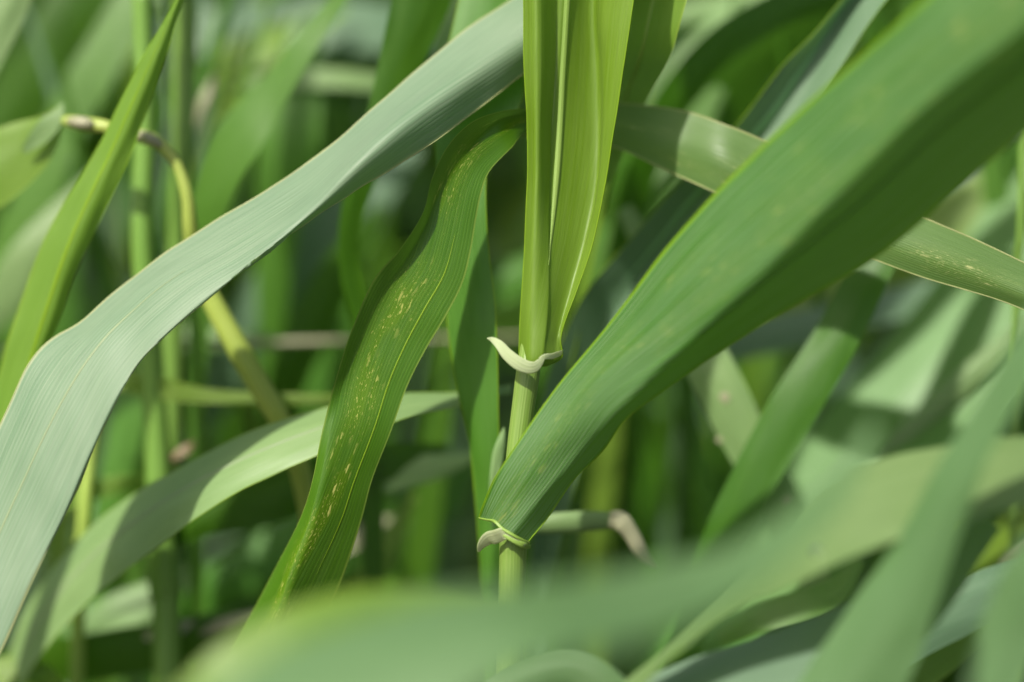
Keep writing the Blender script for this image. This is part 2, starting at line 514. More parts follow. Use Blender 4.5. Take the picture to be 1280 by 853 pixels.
stem_ctrl = [(668, 380, 0.25, 20), (664, 430, 0.1, 26), (660, 465, 0.0, 30), (654, 510, 0, 29), (648, 560, 0, 29), (644, 620, 0, 31), (642, 672, 0, 35),
             (641, 700, 0.02, 34), (639, 760, 0.05, 33), (636, 853, 0.1, 33), (632, 1100, 0.3, 34), (628, 1500, 0.6, 34), (626, 2200, 0.9, 36), (624, 3500, 1.2, 36)]
tube('stem', stem_ctrl, M['stem'], plant, seg=20)

# upright blade rolled round the young shoot
D = [
 (-420, [(642, .12), (664, -.1), (704, .3), (735, .35), (775, .7), (800, .35), (850, -.1)]),
 (-150, [(650, .12), (668, -.13), (699, .28), (722, .32), (752, .65), (772, .3), (812, -.1)]),
 (0,    [(654, .12), (672, -.13), (694, .26), (708, .30), (740, .62), (754, .28), (792, -.08)]),
 (80,   [(656, .12), (673, -.13), (692, .25), (702, .30), (743, .60), (756, .26), (780, -.05)]),
 (160,  [(659, .12), (672, -.13), (688, .2), (695, .26), (745, .55), (754, .25), (768, .0)]),
 (230,  [(659, .12), (671, -.13), (686, .1), (692, .18), (742, .45), (748, .22), (756, .05)]),
 (300,  [(656, .12), (668, -.13), (685, .0), (691, .08), (728, .32), (735, .18), (742, .05)]),
 (360,  [(653, .12), (665, -.13), (684, -.08), (690, .0), (712, .18), (719, .1), (723, .03)]),
 (400,  [(650, .12), (663, -.14), (682, -.14), (687, -.06), (701, .08), (705, .05), (708, .0)]),
 (425,  [(649, .12), (662, -.16), (679, -.18), (684, -.12), (694, .0), (698, .02), (701, .02)]),
 (447,  [(649, .12), (660, -.17), (675, -.2), (682, -.14), (692, -.04), (698, .0), (702, .05)]),
 (458,  [(650, .1), (659, -.15), (668, -.18), (673, -.14), (677, -.06), (680, .0), (682, .08)]),
]
D = [[(x, y, d) for x, d in r] for y, r in D]
gD = Grid(D, 8, 5, 3.0, 0.00008, 0.00012)
bD = link('leaf_blade', gD.mesh('leaf_blade', 0.00009), [M['base_leaf'], M['green_rim']], plant)
bD["label"] = "upright yellow green blade rolled round the shoot"
midrib(gD, bD, 0.415, 0.0011, 'rib', 0.0, 0.60, h=0.0003)

# collar claw (auricle) clasping the stem
def claw(name, ctrl, mat, parent, flat=0.14):
    return tube(name, ctrl, mat, parent, seg=14, n=8, flat=flat)
claw('auricle', [(609, 423, -.35, 1.5), (616, 425, -.37, 7), (625, 432, -.40, 12), (634, 443, -.42, 15), (646, 453, -.42, 17), (658, 459, -.40, 17), (668, 459, -.38, 15),
                 (675, 453, -.36, 10), (679, 447, -.33, 6)], M['auricle'], plant)
claw('auricle', [(674, 449, -.30, 4), (681, 446, -.30, 7), (690, 445.5, -.22, 8), (697, 443, -.10, 8), (702, 441, .0, 6), (704, 438, .1, 3)], M['auricle'], plant)

# broad blade running up to the right, towards the viewer
E = [
 [(599, 648, .05), (618, 652, -.25), (640, 667, -.40), (662, 677, -.25)],
 [(605, 628, -.12), (628, 632, -.34), (660, 642, -.45), (684, 650, -.25)],
 [(617, 600, -.28), (652, 600, -.48), (694, 603, -.52), (718, 600, -.25)],
 [(640, 565, -.36), (690, 556, -.62), (733, 557, -.66), (753, 562, -.35)],
 [(697, 484, -.4), (740, 490, -.85), (778, 508, -1.05), (789, 516, -.75)],
 [(765, 399, -.6), (808, 412, -1.2), (848, 440, -1.5), (862, 465, -.8)],
 [(855, 283, -1.2), (902, 308, -1.8), (950, 346, -2.2), (972, 394, -1.1)],
 [(965, 173, -2.0), (1010, 210, -2.6), (1055, 238, -3.0), (1108, 310, -1.7)],
 [(1060, 85, -2.8), (1110, 112, -3.4), (1160, 133, -3.8), (1208, 226, -2.4)],
 [(1155, 0, -3.6), (1215, 22, -4.2), (1278, 40, -4.6), (1312, 140, -3.1)],
 [(1280, -130, -4.3), (1350, -100, -5.0), (1420, -70, -5.4), (1440, 30, -4.0)],
 [(1450, -290, -5.0), (1520, -260, -5.7), (1590, -220, -5.9), (1600, -130, -4.8)],
 [(1700, -450, -5.3), (1710, -440, -5.5), (1720, -430, -5.6), (1725, -420, -5.4)],
]
gE = Grid(E, 8, 6, 11.0, 0.00012, 0.00035, crease=(2,))
bE = link('leaf_blade', gE.mesh('leaf_blade', 0.00009), [M['broad'], M['green_rim']], plant)
bE["label"] = "broad grey green blade running up to the right"
midrib(gE, bE, 0.62, 0.0008, 'fold_rib', 0.35, 1.0, h=0.0001)
claw('auricle', [(598, 690, -.1, 3), (602, 682, -.16, 12), (610, 674, -.22, 19), (620, 671, -.28, 20), (628, 668, -.32, 18), (636, 670, -.36, 10), (646, 676, -.38, 6), (656, 682, -.34, 4)],
     M['auricle'], plant)
claw('collar', [(599, 648, .03, 3), (608, 650, -.12, 3.5), (618, 652, -.26, 4), (628, 661, -.34, 4), (641, 669, -.40, 4), (652, 675, -.36, 4), (662, 679, -.26, 3)], M['rib'], plant, flat=0.7)
claw('collar', [(626, 664, -.30, 4), (634, 670, -.34, 8), (646, 677, -.36, 9), (656, 682, -.3, 9), (662, 684, -.1, 6)], M['rib'], plant, flat=0.5)

# ------------------------------------------------------------------ leaves in or near focus
A = [
 [(960, -300, 1.9), (965, -270, 1.5), (970, -230, 1.2), (975, -190, 1.5)],
 [(800, -118, 1.7), (800, -80, 1.2), (805, -45, .9), (805, 0, 1.2)],
 [(655, -12, 1.3), (655, 22, .9), (655, 56, .7), (657, 93, .85)],
 [(560, 55, 1.0), (552, 92, .6), (544, 126, .05), (548, 174, .25)],
 [(470, 131, .7), (465, 160, .35), (466, 188, -.25), (478, 216, .1)],
 [(375, 214, .6), (380, 240, .2), (390, 264, -.25), (410, 262, .0)],
 [(265, 280, .6), (285, 308, .1), (314, 326, -.3), (327, 320, -.2)],
 [(199, 319, .6), (215, 347, .1), (250, 374, -.3), (262, 373, -.3)],
 [(145, 360, .6), (160, 390, .1), (187, 431, -.35), (195, 432, -.35)],
 [(98, 402, .5), (120, 428, .0), (147, 484, -.4), (154, 486, -.4)],
 [(48, 440, .4), (86, 482, -.1), (111, 558, -.45), (117, 561, -.45)],
 [(5, 520, .2), (40, 565, -.2), (76, 638, -.5), (82, 641, -.5)],
 [(-45, 640, .0), (5, 690, -.4), (34, 724, -.6), (40, 727, -.6)],
 [(-95, 780, -.3), (-40, 800, -.6), (-9, 820, -.7), (-3, 823, -.7)],
 [(-170, 950, -.6), (-110, 950, -.9), (-78, 955, -1.0), (-72, 957, -1.0)],
 [(-230, 1150, -.9), (-195, 1150, -1.0), (-185, 1150, -1.1), (-180, 1150, -1.1)],
]
leaf("large pale blue-green leaf arching from the top down to the lower left corner", A, M['glaucous'], 'rim', (0.46, 0.0004, 'pale_line', 0.45, 1.0, 0.00004), nl=8, nc=5, seed=2.0, ripple=0.0002, wave=0.0005)

B = [
 [(735, 175, 1.6), (737, 185, 1.4), (739, 196, 1.5)],
 [(695, 142, 1.1), (697, 150, 1.0), (698, 168, 1.1)],
 [(660, 136, .6), (657, 143, .6), (657, 166, .65)],
 [(625, 139, .2), (620, 153, .28), (638, 186, .38)],
 [(590, 152, -.02), (590, 184, .15), (612, 214, .25)],
 [(560, 182, -.12), (565, 218, .07), (602, 240, .18)],
 [(541, 222, -.16), (546, 252, .04), (595, 275, .16)],
 [(530, 265, -.18), (530, 290, .03), (589, 312, .15)],
 [(500, 312, -.18), (508, 326, .03), (578, 355, .15)],
 [(466, 352, -.18), (482, 366, .02), (556, 398, .15)],
 [(437, 418, -.16), (453, 424, .02), (531, 440, .15)],
 [(419, 476, -.12), (430, 480, .0), (509, 484, .15)],
 [(405, 530, -.05), (416, 531, -.08), (489, 540, .15)],
 [(392, 595, .1), (402, 594, -.1), (466, 600, .2)],
 [(374, 650, .35), (386, 655, -.05), (452, 650, .3)],
 [(343, 712, .7), (366, 710, .0), (432, 712, .4)],
 [(310, 775, 1.0), (346, 770, .1), (412, 762, .5)],
 [(270, 860, 1.2), (312, 855, .3), (380, 850, .7)],
 [(200, 1030, 1.5), (242, 1025, .6), (300, 1020, 1.0)],
 [(90, 1300, 1.8), (110, 1300, 1.5), (130, 1300, 1.8)],
]
leaf("twisted dark green leaf with pale yellow specks hanging left of the stem", B, M['twist'], None, (0.74, 0.00022, 'green_rim', 0.36, 0.80, 0.00004), nl=8, nc=7, seed=4.0, ripple=0.0001, wave=0.0002, crease=(1,))

G = [
 [(560, 150, 2.4), (560, 158, 2.3), (560, 166, 2.4)],
 [(690, 133, 1.7), (690, 152, 1.55), (690, 172, 1.7)],
 [(770, 130, 1.6), (768, 155, 1.45), (765, 183, 1.5)],
 [(850, 138, 1.35), (843, 175, 1.2), (832, 213, 1.3)],
 [(905, 155, 1.0), (898, 195, .8), (888, 238, .95)],
 [(960, 178, .9), (940, 222, .7), (925, 257, .85)],
 [(1060, 225, .7), (1030, 265, .5), (1005, 290, .65)],
 [(1150, 270, .5), (1118, 300, .3), (1087, 322, .45)],
 [(1215, 297, .35), (1190, 326, .15), (1160, 349, .3)],
 [(1290, 332, .2), (1270, 360, .0), (1255, 378, .15)],
 [(1420, 385, -.1), (1405, 410, -.3), (1390, 432, -.15)],
 [(1600, 455, -.3), (1595, 470, -.4), (1590, 482, -.3)],
]
leaf("narrow spotted leaf running right from behind the stem, crossed by shadows", G, M['spotted'], 'rim', None, nl=8, nc=5, seed=6.0, ripple=0.0001, wave=0.0003)

H = [
 [(1290, -330, 1.4), (1300, -320, 1.3), (1310, -310, 1.4)],
 [(1155, -140, 1.6), (1180, -130, 1.8), (1215, -115, 1.5)],
 [(1050, 0, 1.7), (1065, 0, 2.0), (1110, 0, 1.6)],
 [(978, 83, 1.8), (1014, 82, 2.1), (1066, 62, 1.7)],
 [(925, 152, 1.9), (964, 158, 2.2), (1015, 148, 1.8)],
 [(850, 230, 2.1), (890, 240, 2.4), (930, 252, 2.0)],
 [(784, 305, 2.3), (828, 320, 2.6), (870, 332, 2.2)],
 [(730, 368, 2.4), (772, 390, 2.7), (812, 402, 2.3)],
 [(697, 440, 2.5), (735, 455, 2.8), (772, 470, 2.4)],
 [(676, 520, 2.6), (705, 535, 2.9), (738, 548, 2.5)],
 [(668, 640, 2.8), (688, 645, 3.0), (708, 650, 2.7)],
 [(655, 820, 3.0), (668, 820, 3.2), (680, 820, 3.0)],
 [(640, 1200, 3.2), (645, 1200, 3.3), (650, 1200, 3.2)],
]
leaf("dull blue-green leaf with a light midrib at the upper right, behind the broad blade", H, M['blue'], 'green_rim', (0.34, 0.0013, 'blue_rib', 0.0, 0.55, 0.0002), nl=8, nc=5, seed=8.0, ripple=0.0002, wave=0.0005)

I = [
 [(300, -190, .6), (303, -190, .55), (306, -190, .6)],
 [(218, 0, .9), (223, 0, .85), (230, 0, .9)],
 [(170, 85, 1.1), (188, 88, .95), (203, 85, 1.05)],
 [(120, 190, 1.3), (146, 186, 1.1), (168, 180, 1.2)],
 [(62, 285, 1.4), (95, 292, 1.2), (128, 270, 1.3)],
 [(18, 400, 1.5), (58, 400, 1.3), (86, 365, 1.4)],
 [(-8, 490, 1.6), (28, 490, 1.4), (55, 450, 1.5)],
 [(-40, 620, 1.7), (-5, 620, 1.5), (20, 580, 1.6)],
 [(-90, 900, 1.9), (-60, 900, 1.7), (-40, 880, 1.8)],
 [(-150, 1600, 2.4), (-130, 1600, 2.3), (-110, 1600, 2.4)],
]
leaf("bright light green pointed leaf rising steeply at the left edge", I, M['bright'], 'green_rim', (0.45, 0.0006, 'green_rim', 0.1, 1.0, 0.0001), nl=8, nc=5, seed=9.0)

Fl = [
 [(960, -300, .8), (985, -300, .8), (1010, -300, .7)],
 [(800, -100, .8), (840, -100, .75), (900, -110, .5)],
 [(780, 0, .95), (812, 0, .85), (858, 0, .55)],
 [(772, 60, 1.1), (800, 65, 1.0), (838, 70, .8)],
 [(760, 120, 1.75), (785, 122, 1.8), (808, 128, 1.7)],
 [(740, 200, 2.0), (757, 205, 2.1), (772, 208, 2.0)],
 [(715, 330, 2.4), (728, 330, 2.5), (740, 330, 2.4)],
 [(690, 520, 2.8), (697, 520, 2.9), (704, 520, 2.8)],
]
leaf("fresh green folded leaf directly right of the upright blade, at the top edge", Fl, M['bright'], None, (0.45, 0.0006, 'rib', 0.0, 0.7, 0.0001), nl=7, nc=4)

Pl = [
 [(600, -120, 1.6), (620, -120, 1.5), (640, -120, 1.6)],
 [(560, 60, 1.4), (605, 70, 1.3), (650, 60, 1.3)],
 [(545, 130, 1.3), (590, 140, 1.1), (652, 125, 1.1)],
 [(545, 200, 1.3), (575, 200, 1.0), (612, 195, .9)],
 [(552, 290, 1.2), (580, 290, .9), (608, 285, .8)],
 [(558, 390, 1.2), (588, 390, .9), (619, 385, .8)],
 [(568, 470, 1.2), (594, 470, 1.0), (622, 470, .9)],
 [(586, 560, 1.3), (605, 560, 1.1), (624, 560, 1.1)],
 [(597, 640, 1.4), (611, 640, 1.3), (626, 640, 1.3)],
 [(600, 720, 1.6), (612, 720, 1.4), (626, 720, 1.5)],
 [(605, 900, 1.9), (614, 900, 1.8), (624, 900, 1.9)],
 [(610, 2000, 3.2), (616, 2000, 3.1), (622, 2000, 3.2)],
]
leaf("flat mid green upright leaf between the twisted leaf and the stem, half in shadow", Pl, M['mid'], 'green_rim', None, nl=7, nc=4)

Q = [
 [(640, 480, 1.8), (640, 486, 1.75), (640, 492, 1.7)],
 [(577, 487, 1.7), (576, 497, 1.5), (574, 508, 1.4)],
 [(500, 494, 1.5), (500, 508, 1.2), (502, 526, 1.0)],
 [(410, 508, 1.4), (410, 534, 1.0), (412, 562, .75)],
 [(310, 542, 1.5), (318, 572, 1.0), (328, 600, .7)],
 [(225, 582, 1.8), (235, 616, 1.2), (250, 644, .9)],
 [(150, 628, 2.4), (168, 660, 1.8), (190, 690, 1.5)],
 [(90, 680, 2.8), (110, 705, 2.3), (130, 735, 2.0)],
 [(45, 740, 3.1), (62, 765, 2.7), (75, 790, 2.5)],
 [(5, 840, 3.4), (15, 850, 3.1), (25, 870, 3.0)],
 [(-60, 1050, 4.2), (-55, 1050, 4.0), (-45, 1055, 4.0)],
]
leaf("wide grey-green leaf lying across the lower left, behind the twisted leaf", Q, M['pale'], 'green_rim', (0.5, 0.0005, 'pale_line', 0.2, 1.0, 0.0001), nl=7, nc=5)

# ------------------------------------------------------------------ near leaves, out of focus in front
U = [
 [(-60, 1200, -10.0), (-20, 1230, -10.4), (20, 1260, -10.8)],
 [(110, 960, -10.1), (180, 1000, -10.7), (240, 1040, -11.1)],
 [(262, 866, -10.1), (330, 900, -10.8), (420, 970, -11.6)],
 [(355, 806, -10.1), (430, 850, -10.9), (520, 930, -11.8)],
 [(455, 766, -10.0), (540, 800, -10.9), (600, 870, -11.7)],
 [(575, 740, -9.7), (640, 768, -10.7), (680, 830, -11.5)],
 [(700, 724, -9.3), (750, 760, -10.2), (785, 805, -10.9)],
 [(820, 702, -8.6), (860, 738, -9.3), (880, 772, -9.8)],
 [(930, 672, -8.0), (955, 694, -8.5), (970, 716, -8.8)],
 [(1020, 610, -7.4), (1036, 622, -7.7), (1048, 636, -7.9)],
 [(1090, 530, -7.0), (1096, 534, -7.1), (1102, 538, -7.1)],
]
leaf("very blurred pale green leaf sweeping across the bottom, nearest of all", U, M['front'], None, None, nl=6, nc=4)

V = [
 [(720, 930, -2.4), (728, 935, -2.5), (736, 940, -2.6)],
 [(785, 850, -2.3), (794, 856, -2.5), (803, 860, -2.8)],
 [(860, 786, -2.3), (880, 790, -2.7), (892, 782, -3.0)],
 [(945, 706, -2.4), (965, 728, -2.9), (985, 733, -3.3)],
 [(1018, 620, -2.5), (1040, 665, -3.1), (1060, 699, -3.6)],
 [(1095, 577, -2.6), (1105, 635, -3.3), (1118, 677, -3.8)],
 [(1190, 558, -2.7), (1195, 612, -3.4), (1200, 655, -3.9)],
 [(1290, 545, -2.8), (1290, 592, -3.5), (1290, 632, -3.9)],
 [(1420, 540, -3.0), (1420, 580, -3.5), (1420, 615, -3.8)],
 [(1650, 560, -3.3), (1650, 575, -3.5), (1650, 590, -3.6)],
]
oV, gV = leaf("light green near leaf in the lower right carrying one water drop", V, M['near_green'], None, None, nl=6, nc=4)

# water drop resting on that leaf
def drop():
    bpy.context.view_layer.update()
    c, n, best = None, None, 1e9
    tgt = P(1022, 690, -2.9)
    nr = gV.normals()
    for i in range(gV.nr):
        for j in range(gV.ncol):
            d = ((gV.rows[i][j] - tgt) - FWD * (gV.rows[i][j] - tgt).dot(FWD)).length
            if d < best: best, c, n = d, gV.rows[i][j], nr[i][j]
    V_, F_ = [], []
    a = n.orthogonal().normalized(); b = n.cross(a)
    R = 0.00085
    S, K = 24, 9
    for k in range(K):
        th = (k / (K - 1)) * math.pi * 0.56
        for s in range(S):
            p = 2 * math.pi * s / S
            V_.append(c + n * (R * (math.cos(th) + 0.16) * 0.9) + (a * math.cos(p) + b * math.sin(p) * 1.1) * (R * math.sin(th)))
    for k in range(K - 1):
        for s in range(S):
            F_.append((k * S + s, k * S + (s + 1) % S, (k + 1) * S + (s + 1) % S, (k + 1) * S + s))
    g = NT('water')
    pr = g.n("ShaderNodeBsdfPrincipled")
    pr.inputs["Base Color"].default_value = (1, 1, 1, 1); pr.inputs["Roughness"].default_value = 0.0
    pr.inputs["IOR"].default_value = 1.33; pr.inputs["Transmission Weight"].default_value = 1.0
    out = g.n("ShaderNodeOutputMaterial"); g.put(out.inputs[0], pr.outputs[0])
    o = link('water_drop', mesh_of('water_drop', V_, F_), g.m)
    tag(o, "small clear water drop glinting on the light green near leaf", "water drop")
drop()

X = [
 [(880, 1060, -2.6), (930, 1090, -2.9), (990, 1100, -3.0)],
 [(998, 856, -3.1), (1065, 860, -3.6), (1128, 866, -3.8)],
 [(1058, 762, -3.4), (1115, 768, -3.9), (1166, 768, -4.1)],
 [(1114, 684, -3.7), (1160, 678, -4.2), (1203, 658, -4.5)],
 [(1165, 600, -4.1), (1205, 590, -4.6), (1240, 566, -4.9)],
 [(1222, 500, -4.5), (1262, 490, -5.0), (1294, 472, -5.3)],
 [(1275, 405, -4.9), (1315, 395, -5.3), (1348, 380, -5.5)],
 [(1370, 230, -5.4), (1400, 220, -5.7), (1425, 210, -5.8)],
 [(1490, 20, -5.8), (1500, 15, -5.9), (1510, 10, -5.9)],
]
leaf("bluish grey-green near leaf standing diagonally in the lower right corner", X, M['front'], None, None, nl=6, nc=4)

Z = [
 [(640, 960, -1.8), (660, 985, -2.0), (680, 1010, -2.2)],
 [(775, 866, -1.9), (800, 905, -2.4), (830, 950, -2.9)],
 [(850, 829, -1.9), (875, 870, -2.5), (905, 920, -3.1)],
 [(986, 784, -2.0), (1010, 830, -2.6), (1030, 880, -3.2)],
 [(1056, 756, -2.1), (1085, 800, -2.6), (1110, 845, -3.0)],
 [(1130, 715, -2.2), (1155, 745, -2.5), (1180, 770, -2.8)],
 [(1230, 640, -2.4), (1240, 650, -2.5), (1250, 660, -2.6)],
]
leaf("grey-green leaf along the bottom edge passing under the bluish near leaf", Z, M['near_blue'], None, None, nl=6, nc=4)

strip("pale blurred leaf tip cut by the right edge in the bottom corner", [(1330, 640, -5.2, 40), (1290, 720, -5, 70), (1258, 800, -4.8, 76), (1225, 900, -4.7, 76), (1180, 1050, -4.6, 60), (1120, 1300, -4.4, 20)], 'front')
strip("small arching leaf peeping out under the blurred bottom leaf", [(560, 930, -2.2, 40), (620, 872, -2.1, 42), (668, 846, -2.0, 42), (716, 836, -2.0, 42), (762, 856, -2.1, 38), (820, 915, -2.2, 26), (870, 1000, -2.3, 8)], 'front', sunny=0.0)

strip("blurred yellow-green leaf showing along the left rim of the blurred bottom leaf", [(70, 1120, -6.9, 50), (190, 965, -7.0, 80), (275, 868, -7.0, 92), (355, 806, -6.8, 84), (440, 768, -6.5, 62), (540, 752, -6.2, 36), (650, 745, -6.0, 8)], 'bright', sunny=0.3)
# ------------------------------------------------------------------ leaves behind the focus plane
S = strip
S("blue-green leaf behind the bluish near leaf at the lower right", [(1450, 690, 1.6, 40), (1290, 728, 1.4, 62), (1220, 752, 1.3, 70), (1140, 790, 1.3, 70), (1060, 840, 1.4, 56), (960, 930, 1.6, 20)], 'blue')
S("short light green leaf in the dark gap below the water drop", [(900, 800, 2.4, 20), (950, 772, 2.2, 40), (1005, 758, 2.1, 42), (1045, 738, 2.2, 34), (1075, 700, 2.4, 14)], 'mid')
S("green leaf at the bottom edge between bluish leaf and right corner", [(1060, 920, 1.8, 60), (1130, 850, 1.8, 60), (1195, 805, 1.9, 50), (1270, 760, 2.0, 30), (1340, 720, 2.2, 8)], 'bright')
S("bright green leaf end in the dark gap at the right edge", [(1180, 720, 4.5, 10), (1230, 690, 4.2, 30), (1265, 650, 4.0, 40), (1300, 600, 4.0, 40), (1360, 520, 4.2, 16)], 'bright')
S("withered pale scrap at the right edge above the blue-green leaf", [(1250, 705, 2.2, 6), (1272, 693, 2.1, 16), (1300, 675, 2.1, 18), (1340, 650, 2.2, 8)], 'dry')

S("sunlit whitish leaf tip in the top left corner", [(-140, 300, 3.2, 30), (-60, 130, 3.0, 60), (-18, 50, 3.0, 62), (14, -10, 3.0, 54), (50, -90, 3.0, 30), (80, -170, 3.0, 6)], 'pale')
yk = tube('grass_stalk', [(76, 150, 2.2, 9), (92, 153, 2.0, 17), (112, 156, 1.9, 18), (132, 159, 1.8, 17), (160, 168, 1.8, 15), (182, 172, 1.8, 18), (203, 183, 1.8, 16), (222, 208, 1.8, 14), (234, 245, 1.8, 16), (238, 285, 1.9, 19), (243, 320, 2.1, 21), (255, 355, 2.1, 25),
     (275, 395, 2.1, 28), (300, 440, 2.1, 30), (330, 492, 2.2, 30), (352, 530, 2.3, 28), (378, 600, 2.5, 26), (395, 720, 2.8, 26), (405, 1000, 3.2, 26), (410, 2400, 4.0, 26)], M['yellow'])
tag(yk, "bent yellow stalk hooking over at upper left and passing behind the large pale leaf", "stalk", "grass stalks")
tube('withered_node', [(86, 151, 1.95, 8), (98, 153, 1.80, 15), (110, 155, 1.76, 14), (120, 157, 1.82, 6)], M['dry'], yk)
tube('withered_node', [(168, 168, 1.76, 8), (180, 171, 1.66, 15), (192, 176, 1.68, 14), (204, 185, 1.78, 6)], M['dry'], yk)
ob, _ = S("broad folded green leaf at the left edge ending in a withered tip", [(-200, 330, 2.9, 90), (-80, 250, 2.7, 100), (-10, 212, 2.5, 88), (38, 180, 2.4, 66), (64, 156, 2.3, 34), (77, 132, 2.2, 5)], 'bright')
tp = Grid(strip_stations([(30, 190, 2.2, 6), (46, 174, 2.15, 20), (62, 156, 2.1, 24), (73, 142, 2.1, 14), (78, 128, 2.15, 3)]), 5, 3)
link('withered_tip', tp.mesh('withered_tip'), M['pale'], ob)

t = tube('grass_stalk', [(180, -500, 2.6, 20), (178, -60, 2.8, 24), (178, 0, 2.9, 25), (181, 150, 3.0, 27), (178, 300, 3.0, 28), (188, 430, 3.1, 30), (196, 560, 3.2, 32), (203, 690, 3.3, 38), (207, 740, 3.4, 42), (208, 780, 3.4, 36), (212, 1200, 3.6, 34), (216, 2500, 4.4, 34)], M['stalk'])
tag(t, "thick upright green stalk behind the bright pointed leaf, running down to the lower left", "stalk", "grass stalks")
t = tube('grass_stalk', [(240, -500, 3.6, 28), (231, -60, 3.8, 30), (231, 0, 3.9, 31), (230, 100, 4.0, 30), (228, 200, 4.0, 28), (222, 340, 4.2, 28), (214, 620, 4.6, 28), (205, 2500, 6, 28)], M['stalk'])
tag(t, "upright green stalk to the right of the bright pointed leaf's tip", "stalk", "grass stalks")
t = tube('grass_stalk', [(140, 440, 3.6, 10), (122, 510, 3.5, 17), (112, 580, 3.5, 17), (105, 660, 3.5, 18), (95, 900, 3.8, 18), (70, 2500, 5, 20)], M['yellow'])
tag(t, "thin yellow-green stalk just right of the large pale leaf's lower half", "stalk", "grass stalks")
t = tube('grass_stalk', [(1284, -100, 2.4, 10), (1279, 160, 2.4, 10), (1276, 290, 2.4, 10), (1270, 420, 2.6, 10), (1262, 1200, 3.4, 12), (1250, 2500, 4, 14)], M['stalk'])
tag(t, "thin dark upright stalk at the right edge of the picture", "stalk", "grass stalks")
t = tube('dry_stalk', [(-200, 452, 6.4, 8), (120, 432, 5.4, 8), (230, 428, 5.0, 9), (330, 428, 4.9, 9), (430, 426, 5.0, 8), (520, 424, 5.4, 7), (760, 420, 6.4, 5)], M['dry'])
tag(t, "thin dry stalk lying level behind the yellow stalk", "stalk")
st = tube('bent_straw', [(634, 658, 1.9, 12), (660, 656, 1.8, 22), (695, 654, 1.7, 27), (735, 652, 1.7, 27), (768, 650, 1.7, 20)], M['pale'], flat=0.5)
tag(st, "short straw bent sharply with a tan withered end, right of the stem base", "straw")
tube('withered_end', [(762, 650, 1.68, 22), (776, 652, 1.66, 25), (788, 666, 1.7, 21), (798, 684, 1.75, 19), (808, 700, 1.8, 13), (820, 712, 1.9, 4)], M['dry'], st, flat=0.5)
S("small shrivelled pale leaf tip against the stem above the lower collar", [(618, 660, 1.2, 5), (617, 610, 1.0, 11), (622, 570, .95, 14), (627, 548, .95, 9), (630, 534, 1.0, 2)], 'pale')

S("tapering green leaf at upper left that widens downward beside the green stalks", [(520, -150, 2.8, 4), (452, -40, 2.9, 12), (412, 15, 3.0, 22), (376, 66, 3.0, 30), (338, 118, 3.1, 42), (298, 174, 3.2, 60), (268, 236, 3.4, 52), (255, 295, 3.6, 40), (248, 420, 4.0, 26), (244, 900, 5, 18)], 'mid')
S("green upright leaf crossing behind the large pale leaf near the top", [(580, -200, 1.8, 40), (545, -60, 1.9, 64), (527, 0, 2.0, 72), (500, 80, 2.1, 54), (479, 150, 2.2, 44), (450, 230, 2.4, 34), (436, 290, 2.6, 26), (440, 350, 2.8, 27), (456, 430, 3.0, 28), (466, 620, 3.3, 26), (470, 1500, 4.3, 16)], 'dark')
S("whitish green leaf end above the large pale leaf, left of the shoot", [(640, -200, 2.5, 14), (604, -50, 2.6, 30), (580, 10, 2.6, 36), (562, 50, 2.6, 34), (552, 90, 2.7, 22), (545, 180, 3.0, 8)], 'pale')
S("slender bright leaf lying almost level between large pale leaf and twisted leaf", [(60, 440, 3.6, 8), (120, 466, 3.3, 22), (160, 477, 3.1, 28), (205, 487, 3.0, 27), (260, 495, 3.0, 18), (330, 498, 3.0, 14), (410, 500, 3.0, 15), (480, 500, 3.2, 12), (560, 505, 3.5, 4)], 'bright')
S("pale leaf lying level behind the large pale leaf, above the slender bright leaf", [(60, 440, 6.4, 10), (150, 424, 6, 26), (230, 420, 5.8, 32), (300, 426, 5.8, 22), (380, 432, 6.0, 6)], 'pale')
S("lens shaped light green leaf between twisted leaf and upright leaf", [(400, 628, 3.6, 8), (445, 610, 3.5, 24), (485, 598, 3.4, 36), (530, 586, 3.4, 36), (570, 577, 3.4, 22), (604, 566, 3.4, 4)], 'pale')
S("plain green leaf leaning right below the broad blade", [(1190, 130, 3.0, 30), (1138, 235, 2.6, 48), (1092, 330, 2.2, 52), (1046, 420, 2.1, 58), (986, 520, 2.1, 62), (926, 630, 2.2, 56), (888, 720, 2.4, 50), (840, 860, 2.8, 40), (760, 1200, 4.0, 20)], 'dark', sunny=0.3)
oc, gc = S("pale green leaf with a brown spot slanting down behind the plain leaning leaf", [(780, 260, 3.6, 20), (850, 390, 3.0, 48), (893, 470, 2.7, 60), (932, 550, 2.7, 58), (975, 630, 2.7, 50), (1012, 710, 2.9, 40), (1060, 840, 3.3, 20)], 'pale', sunny=0.2)
for px, py, w in ((907, 496, 13), (985, 628, 13), (880, 560, 8)):
    pt = P(px, py, 2.7); i, j = min(((i, j) for i in range(gc.nr) for j in range(gc.ncol)), key=lambda q: (gc.rows[q[0]][q[1]] - pt).length)
    c = gc.rows[i][j]; n = gc.normals()[i][j]; a = n.orthogonal().normalized(); b = n.cross(a); r = w * px_at(4)* .5
    vv = [c + n * 0.00025] + [c + n * 0.0001 + (a * math.cos(k * .785) + b * math.sin(k * .785)) * r * random.uniform(.75, 1.2) for k in range(8)]
    link('brown_spot', mesh_of('brown_spot', vv, [(0, 1 + k, 1 + (k + 1) % 8) for k in range(8)]), M['dry'], oc)
S("dull blue-green leaf slanting gently behind the plain leaning leaf", [(740, 500, 5.9, 14), (820, 456, 5.7, 34), (900, 433, 5.6, 46), (1000, 410, 5.6, 46), (1100, 385, 5.6, 42), (1180, 362, 5.7, 36), (1270, 325, 5.9, 26), (1400, 260, 6.2, 6)], 'blue')
